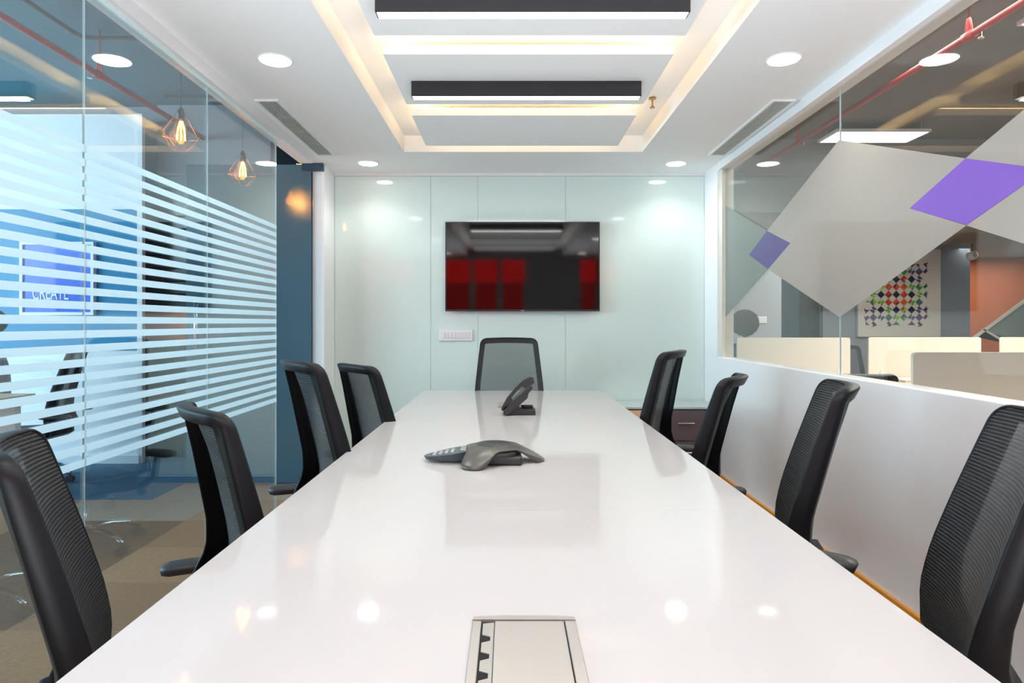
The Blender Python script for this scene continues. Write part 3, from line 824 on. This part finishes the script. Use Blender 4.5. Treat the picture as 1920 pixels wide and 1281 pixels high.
# pendant lamps with wire cages
def pendant():
    r = empty('pendant_lamp')
    bm = bmesh.new(); tube(bm, [(0, 0, .12), (0, 0, .96)], .002, 6); finish(bm, 'cord', M['lampblack'], r)
    bm = bmesh.new(); lathe(bm, [(.018, .06), (.019, .10), (.008, .125)], 14); finish(bm, 'socket', M['lampblack'], r, smooth=True)
    bm = bmesh.new(); lathe(bm, [(.004, -.075), (.018, -.066), (.031, -.035), (.032, -.01), (.022, .035), (.015, .062)], 18); finish(bm, 'bulb', M['bulb'], r, smooth=True)
    bm = bmesh.new()
    for k in range(6):
        a = PI*k/3; c_, s_ = math.cos(a), math.sin(a)
        tube(bm, [(.006*c_, .006*s_, .05), (.019*c_, .019*s_, .0), (.022*c_, .022*s_, -.05)], .0036, 5)
    finish(bm, 'filament', M['filament'], r)
    bm = bmesh.new()
    top = [(.02*math.cos(a), .02*math.sin(a), .10) for a in [PI*k/3 for k in range(6)]]
    mid = [(.105*math.cos(a), .105*math.sin(a), -.03) for a in [PI*k/3 for k in range(6)]]
    bt = [(.05*math.cos(a), .05*math.sin(a), -.105) for a in [PI*(k+.5)/3 for k in range(6)]]
    for k in range(6):
        q = (k+1) % 6
        for a, b in ((top[k], mid[k]), (mid[k], mid[q]), (mid[k], bt[k]), (mid[q], bt[k]), (bt[k], bt[q])):
            tube(bm, [a, b], .0012, 4)
    finish(bm, 'wire_cage', M['wire'], r)
    return r
pr = pendant()
for i, (x, y, lab) in enumerate(((-1.79, 3.49, 'glowing amber bulb pendant in wire cage nearest the left glass joint'),
                                 (-1.82, 4.37, 'smaller glowing amber pendant just before the frosted door'),
                                 (-1.80, 5.50, 'amber pendant glowing blurred behind the frosted door'))):
    p = pr if i == 0 else copy_tree(pr)
    p.location = (x, y, 2.29); tag(p, lab, 'pendant lamp', 'caged bulb pendants')
    l = bpy.data.lights.new('pendant_light', 'POINT'); l.energy = 2.5 if i < 2 else 9; l.color = (1, .36, .12); l.shadow_soft_size = .04
    o = bpy.data.objects.new('pendant_light', l); COL.objects.link(o); o.location = (x, y-.0, 2.26)

# left desk
dk = tag(empty('office_desk', (-4.1, 4.0, 0)), 'office desk with wooden top and white end leg behind the left stripes', 'desk')
bm = bmesh.new(); bbox(bm, -.8, .8, -.46, .46, .725, .75, .002, 1); finish(bm, 'desk_top', M['desk'], dk)
bm = bmesh.new(); bbox(bm, -.78, .78, .30, .33, .50, .724); finish(bm, 'modesty_panel', M['bluewhite'], dk)
for x in (-.72, .72):
    for y in (-.40, .36):
        bm = bmesh.new(); bbox(bm, x-.03, x+.03, y-.03, y+.03, 0, .724); finish(bm, 'leg', M['bluewhite'], dk)

# ------------------------------------------------------------------ people
def skin_chain(name, pts, edges, rad, m, parent, root=0, sub=2):
    me = bpy.data.meshes.new(name); me.from_pydata(pts, edges, []); me.update()
    o = bpy.data.objects.new(name, me); COL.objects.link(o); o.parent = parent
    sm = o.modifiers.new('skin', 'SKIN')
    sv = me.skin_vertices[0].data if me.skin_vertices else None
    if sv is None:
        bpy.context.view_layer.objects.active = o
        bpy.ops.object.select_all(action='DESELECT'); o.select_set(True)
        bpy.ops.mesh.customdata_skin_add(); sv = me.skin_vertices[0].data
    for i, r in enumerate(rad):
        sv[i].radius = r if isinstance(r, tuple) else (r, r); sv[i].use_root = (i == root)
    ss = o.modifiers.new('sub', 'SUBSURF'); ss.levels = sub; ss.render_levels = sub
    me.materials.append(m)
    for p in me.polygons: p.use_smooth = True
    bpy.context.view_layer.update()
    dg = bpy.context.evaluated_depsgraph_get()
    nm = bpy.data.meshes.new_from_object(o.evaluated_get(dg)); o.modifiers.clear(); o.data = nm
    for p in nm.polygons: p.use_smooth = True
    return o

def person(x, y, rz, label, shirt, curly, hz=0):
    """seated figure, local +x forward, hips on a 0.47 m seat"""
    r = tag(empty('person', (x, y, hz), rz), label, 'person')
    P = [(0, 0, .55), (0, 0, .72), (.01, 0, .90), (.02, 0, 1.02), (.03, 0, 1.10), (.045, 0, 1.16),      # 0-5 spine, neck
         (0, .10, .53), (.40, .13, .53), (.42, .13, .09), (.53, .13, .045),                              # 6-9 left leg
         (0, -.10, .53), (.40, -.13, .53), (.42, -.13, .09), (.53, -.13, .045),                          # 10-13
         (.015, .18, 1.00), (.08, .22, .78), (.30, .16, .79), (.37, .14, .79),                           # 14-17 left arm
         (.015, -.18, 1.00), (.08, -.22, .78), (.30, -.16, .79), (.37, -.14, .79)]                       # 18-21
    E_ = [(0, 1), (1, 2), (2, 3), (3, 4), (4, 5), (0, 6), (6, 7), (7, 8), (8, 9), (0, 10), (10, 11), (11, 12), (12, 13), (3, 14), (14, 15), (15, 16), (16, 17), (3, 18), (18, 19), (19, 20), (20, 21)]
    R = [(.12, .15), (.10, .135), (.11, .155), (.085, .12), .052, .05, .085, .068, .045, .035, .085, .068, .045, .035, .055, .042, .032, .026, .055, .042, .032, .026]
    body = skin_chain('body', P, E_, R, shirt, r)
    body.data.materials.append(M['trouser']); body.data.materials.append(M['skin'])
    for p in body.data.polygons:
        c = p.center
        if c.z < .60: p.material_index = 1
        elif c.z > 1.09 or c.x > .22: p.material_index = 2
    # head
    bm = bmesh.new(); bmesh.ops.create_uvsphere(bm, u_segments=28, v_segments=20, radius=1)
    for v in bm.verts:
        a = v.co.copy()
        v.co = Vector((a.x*.095, a.y*.076*(1-.18*max(0, -a.z)), a.z*.118))
        if a.x > 0: v.co.x += .012*max(0, -a.z)*a.x
        if a.x > .75 and abs(a.y) < .25 and -.35 < a.z < .15: v.co.x += .022*(1-abs(a.y)/.25)*(1-abs(a.z+.15)/.3)
        if a.x > .6 and .1 < abs(a.y) < .5 and .0 < a.z < .25: v.co.x -= .008
    hd = finish(bm, 'head', M['skin'], r, loc=(.06, 0, 1.27), smooth=True)
    for s_ in (-1, 1):
        bm = bmesh.new(); bmesh.ops.create_uvsphere(bm, u_segments=10, v_segments=8, radius=.012); finish(bm, 'eye', M['bluewhite'], hd, loc=(.082, .03*s_, .012), smooth=True)
        bm = bmesh.new(); bmesh.ops.create_uvsphere(bm, u_segments=10, v_segments=8, radius=.028)
        for v in bm.verts: v.co.y *= .35; v.co.x *= .6
        finish(bm, 'ear', M['skin'], hd, loc=(-.005, .077*s_, -.005), smooth=True)
    bm = bmesh.new(); bbox(bm, -.004, .004, -.022, .022, -.004, .004, .002, 1); finish(bm, 'mouth', M['orange'], hd, loc=(.093, 0, -.062))
    bm = bmesh.new(); rr = 1.0
    bmesh.ops.create_icosphere(bm, subdivisions=4, radius=1)
    rnd = random.Random(3)
    for v in bm.verts:
        a = v.co.copy(); k = 1.0
        if curly: k = 1+.07*math.sin(a.x*17)*math.sin(a.y*19+1)*math.sin(a.z*15)+rnd.uniform(-.02, .02)
        sx, sy, sz = (.150, .142, .140) if curly else (.108, .088, .10)
        v.co = Vector((a.x*sx*k-.025, a.y*sy*k, a.z*sz*k+.042))
        if a.x > .25 and a.z < .25: v.co.x = min(v.co.x, .03)
    finish(bm, 'hair', M['hair'], hd, smooth=True)
    # hands
    for s_ in (-1, 1):
        bx, by, bz = .385, .14*s_, .79
        P = [(bx-.02, by, bz), (bx+.04, by, bz)]; E_ = [(0, 1)]; R = [(.018, .026), (.013, .036)]
        for k in range(4):
            yy = by+(k-1.5)*.018; ln = (.055, .068, .064, .05)[k]
            i = len(P); P += [(bx+.06, yy, bz-.002), (bx+.06+ln*.6, yy, bz-.008), (bx+.06+ln, yy, bz-.02)]
            E_ += [(1, i), (i, i+1), (i+1, i+2)]; R += [.009, .008, .007]
        i = len(P); P += [(bx+.01, by-.035*s_, bz-.005), (bx+.05, by-.055*s_, bz-.012)]; E_ += [(0, i), (i, i+1)]; R += [.010, .008]
        skin_chain('hand', P, E_, R, M['skin'], r, sub=1)
    return r
person(-3.95, 4.93, 3.75, 'seated person in pale grey shirt working at the left desk', M['shirt'], False, -.06)
person(2.47, 6.75, .9, 'seated person with dark curly hair behind the pale green screen', M['shirt2'], True, -.07)
CH2 = copy_tree(proto); pose(CH2, 2.47, 6.75, .9, -.07, 0)
tag(CH2, 'dark chair under the curly haired person behind the screen', 'chair', 'office chairs outside the meeting room')

# ------------------------------------------------------------------ office beyond the right glass
struct(box('soffit', 1.70, 12.9, 7.0, 12.5, 2.45, 3.25, M['soffit']), 'dropped grey ceiling at the far end of the office')
struct(box('wall_far_right', 2.0, 3.486, 8.2, 8.3, 0, 2.45, M['greywall']), 'grey wall beyond the right glazing')
struct(box('wall_painting', 4.88, 7.17, 9.96, 10.08, 0, 2.45, M['greyblue']), 'grey blue wall carrying the painting')
struct(box('wall_opening', 3.3, 5.2, 11.5, 11.6, 0, 2.45, M['tealwall']), 'dark recess between the office walls')
struct(box('wall_orange', 6.0, 12.5, 11.8, 11.9, 0, 2.45, M['orangewall']), 'orange brown wall at the far right')
struct(box('wall_outer_right', 12.8, 12.9, -2.2, 14, 0, 3.25, M['greywall']))
struct(box('wall_outer_far', -9.4, 12.8, 13.9, 14, 0, 3.25, M['greywall']))
sp_ = tag(empty('light_switch', (3.237, 8.2, 1.28)), 'white switch plate on the grey wall beside the curly haired head', 'switch')
bm = bmesh.new(); bbox(bm, -.058, .058, -.012, 0, -.043, .043, .005, 2); finish(bm, 'plate', M['switch'], sp_)
for k in (-1, 1):
    bm = bmesh.new(); bbox(bm, k*.025-.018, k*.025+.018, -.016, -.011, -.025, .025); finish(bm, 'rocker', M['switch2'], sp_)

# painting of triangles
pa = tag(empty('painting', (6.022, 9.93, 1.66)), 'large cream canvas with star pattern of coloured triangles', 'painting')
bm = bmesh.new(); bbox(bm, -.637, .637, -.05, 0, -.63, .72); finish(bm, 'canvas', M['canvas'], pa)
cols = dict(R=(.62, .045, .02), O=(.75, .14, .03), K=(.012, .02, .045), G=(.03, .33, .05), L=(.30, .62, .05), P=(.12, .03, .22), I=(.10, .11, .22), D=(.05, .04, .06), M=(.28, .02, .02))
cm = {k: mat('paint_'+k, c, .5) for k, c in cols.items()}
bms = {k: bmesh.new() for k in cols}
def tri(k, pts):
    b = bms[k]; prism(b, pts, 'y', -.0535, -.0502)
u = .118/2
NX, NZ = 8, 8
cx0, cz0 = -.05, .02
rr = random.Random(11)
for i in range(-4, 4):
    for j in range(-4, 4):
        x0, z0 = cx0+i*u*2, cz0+j*u*2; xc, zc = x0+u, z0+u
        c4 = [(i, j), (i+1, j), (i+1, j+1), (i, j+1)]
        P4 = [(cx0+a*u*2, cz0+b*u*2) for a, b in c4]
        md = [(xc, z0), (x0+2*u, zc), (xc, z0+2*u), (x0, zc)]
        for q, (a, b) in enumerate(c4):     # a triangle in each corner leaves a pale diamond in the cell
            da, db = abs(a), abs(b)
            if a % 2 == 0 and b % 2 == 0 and max(da, db) < 3: k = 'K'
            elif max(da, db) < 2: k = rr.choice('RORM')
            elif max(da, db) == 4 and min(da, db) > 2: k = rr.choice('PPD')
            elif min(da, db) < 2: k = rr.choice('GLGR' if max(da, db) < 3 else 'GGLI')
            else: k = rr.choice('IPDP')
            if max(da, db) == 4 and (q+i+j) % 3 == 0: continue
            p_, m1, m2 = P4[q], md[q], md[(q+3) % 4]
            if k in 'KROM': tri(k, [p_, m1, m2]); continue
            hm = ((m1[0]+m2[0])/2, (m1[1]+m2[1])/2)
            if (a+b) % 2: tri(k, [p_, m1, hm]); tri({'R': 'M', 'O': 'R', 'G': 'L', 'P': 'I'}.get(k, k), [p_, hm, m2]) if (q+a) % 2 else None
            else: tri(k, [p_, m1, m2])
            if max(da, db) == 4 and (q+i) % 2: tri(k, [p_, m1, (p_[0]+(p_[0]-xc)*.5, p_[1]+(p_[1]-zc)*.5)])
for k, b in bms.items():
    o = finish(b, 'painted_triangles', cm[k], pa); o['kind'] = 'stuff'

bd = tag(empty('slanted_board', (6.5, 9.0, 1.04)), 'grey green board with pale slanted edge before the orange wall', 'board')
prism_obj('board_face', [(.06, 0), (.77, .50), (1.6, .50), (1.6, -.3), (.42, -.3), (.42, -.03), (.14, .09)], 'y', 0, .04, M['teal'], bd)
prism_obj('board_edge', [(.0, 0), (.77, .56), (.77, .51), (.07, 0)], 'y', -.02, .0, M['cream'], bd)
prism_obj('board_edge', [(.12, .12), (.16, .12), (.42, -.02), (.42, -.06)], 'y', -.02, .0, M['cream'], bd)
prism_obj('board_stand', [(.5, -1.04), (1.5, -1.04), (1.5, -.3), (.5, -.3)], 'y', 0, .04, M['teal'], bd)

rs = tag(empty('round_speaker', (7.05, 9.75, 2.27)), 'round white speaker hanging below the far ceiling by the orange wall', 'speaker')
bm = bmesh.new(); lathe(bm, [(.05, -.05), (.072, -.03), (.072, .03), (.05, .05)], 20)
bmesh.ops.rotate(bm, verts=bm.verts, cent=(0, 0, 0), matrix=Matrix.Rotation(PI/2, 3, 'X')); finish(bm, 'case', M['switch'], rs, smooth=True)
bm = bmesh.new(); lathe(bm, [(.03, -.004), (.03, .004)], 16, (0, 0, 0)); bmesh.ops.rotate(bm, verts=bm.verts, cent=(0, 0, 0), matrix=Matrix.Rotation(PI/2, 3, 'X')); finish(bm, 'cone', M['slat'], rs, loc=(0, -.052, 0))
bm = bmesh.new(); tube(bm, [(0, 0, .06), (0, 0, .18)], .008, 8); finish(bm, 'bracket', M['lampblack'], rs)

# light panels of the office
for x, y, s in ((3.72, 3.90, 'nearest beyond the right glass'), (3.72, 7.0-.45, 'half behind the silver vinyl')):
    lp = tag(empty('ceiling_light', (x, y, 3.14)), 'square white office light panel '+s, 'light', 'square office light panels')
    bm = bmesh.new(); bbox(bm, -.47, .47, -.20, .20, .002, .03); finish(bm, 'tray', M['white'], lp)
    bm = bmesh.new(); bbox(bm, -.45, .45, -.18, .18, -.002, .002); finish(bm, 'lens', M['panel'], lp)
    bm = bmesh.new()
    for a in ((-.4, -.15), (.4, -.15), (-.4, .15), (.4, .15)): tube(bm, [(a[0], a[1], .03), (a[0], a[1], .11)], .003, 6)
    finish(bm, 'hanging_wire', M['slat'], lp)
ls = tag(empty('light_strip', (7.0, 8.55, 2.45)), 'small bright strip light on the far office ceiling', 'light')
bm = bmesh.new(); bbox(bm, -.16, .16, -.05, .05, -.012, 0); finish(bm, 'lens', M['panel'], ls)

# desks and screens
def desk(x0, x1, y0, y1, label):
    d = tag(empty('office_desk', ((x0+x1)/2, (y0+y1)/2, 0)), label, 'desk')
    hx, hy = (x1-x0)/2, (y1-y0)/2
    bm = bmesh.new(); bbox(bm, -hx, hx, -hy, hy, .725, .75, .002, 1); finish(bm, 'desk_top', M['desk'], d)
    for sx in (-1, 1):
        for sy in (-1, 1):
            bm = bmesh.new(); bbox(bm, sx*(hx-.06)-.025, sx*(hx-.06)+.025, sy*(hy-.08)-.025, sy*(hy-.08)+.025, 0, .724); finish(bm, 'leg', M['white'], d)
desk(2.55, 5.6, 5.0, 6.1, 'pale oak desk run below the cream screens beyond the right glass')
desk(1.76, 2.95, 2.35, 3.45, 'pale oak desk under the large cream screen nearest the glass')
def screen(x0, x1, y, z0, z1, label):
    s = tag(empty('desk_screen', ((x0+x1)/2, y, z0)), label, 'screen', 'cream desk divider screens')
    h = (x1-x0)/2
    bm = bmesh.new(); prism(bm, rounded(-h, h, .001, z1-z0, .018, 4, (1, 1, 0, 0)), 'y', -.009, .009); finish(bm, 'panel', M['screen'], s)
    for x in (-h*.78, h*.78):
        bm = bmesh.new(); prism(bm, [(x-.03, 0), (x+.03, 0), (x+.012, .05), (x, .065), (x-.012, .05)], 'y', -.03, -.0095); finish(bm, 'clamp', M['white'], s)
screen(2.08, 3.117, 5.86, .75, 1.107, 'pale green looking desk screen in front of the curly haired person')
screen(3.304, 4.335, 5.89, .75, 1.11, 'cream desk screen with rounded corners left of the notch')
screen(4.516, 5.55, 5.89, .75, 1.11, 'cream desk screen at the right edge beyond the notch')
screen(1.824, 2.93, 2.90, .75, 1.108, 'large cream desk screen nearest the right glass sill')
desk(1.95, 2.54, 5.5, 6.1, 'short pale oak desk under the green looking screen')
nb = tag(empty('notebook', (3.42, 5.35, .75)), 'cream notebook lying on the oak desk beside the screen clamp', 'notebook')
bm = bmesh.new(); bbox(bm, -.17, .17, -.10, .10, .004, .018); finish(bm, 'pages', M['canvas'], nb)
bm = bmesh.new(); bbox(bm, -.175, .175, -.105, .105, 0, .004); bbox(bm, -.175, .175, -.105, .105, .018, .021); finish(bm, 'cover', M['screen'], nb)
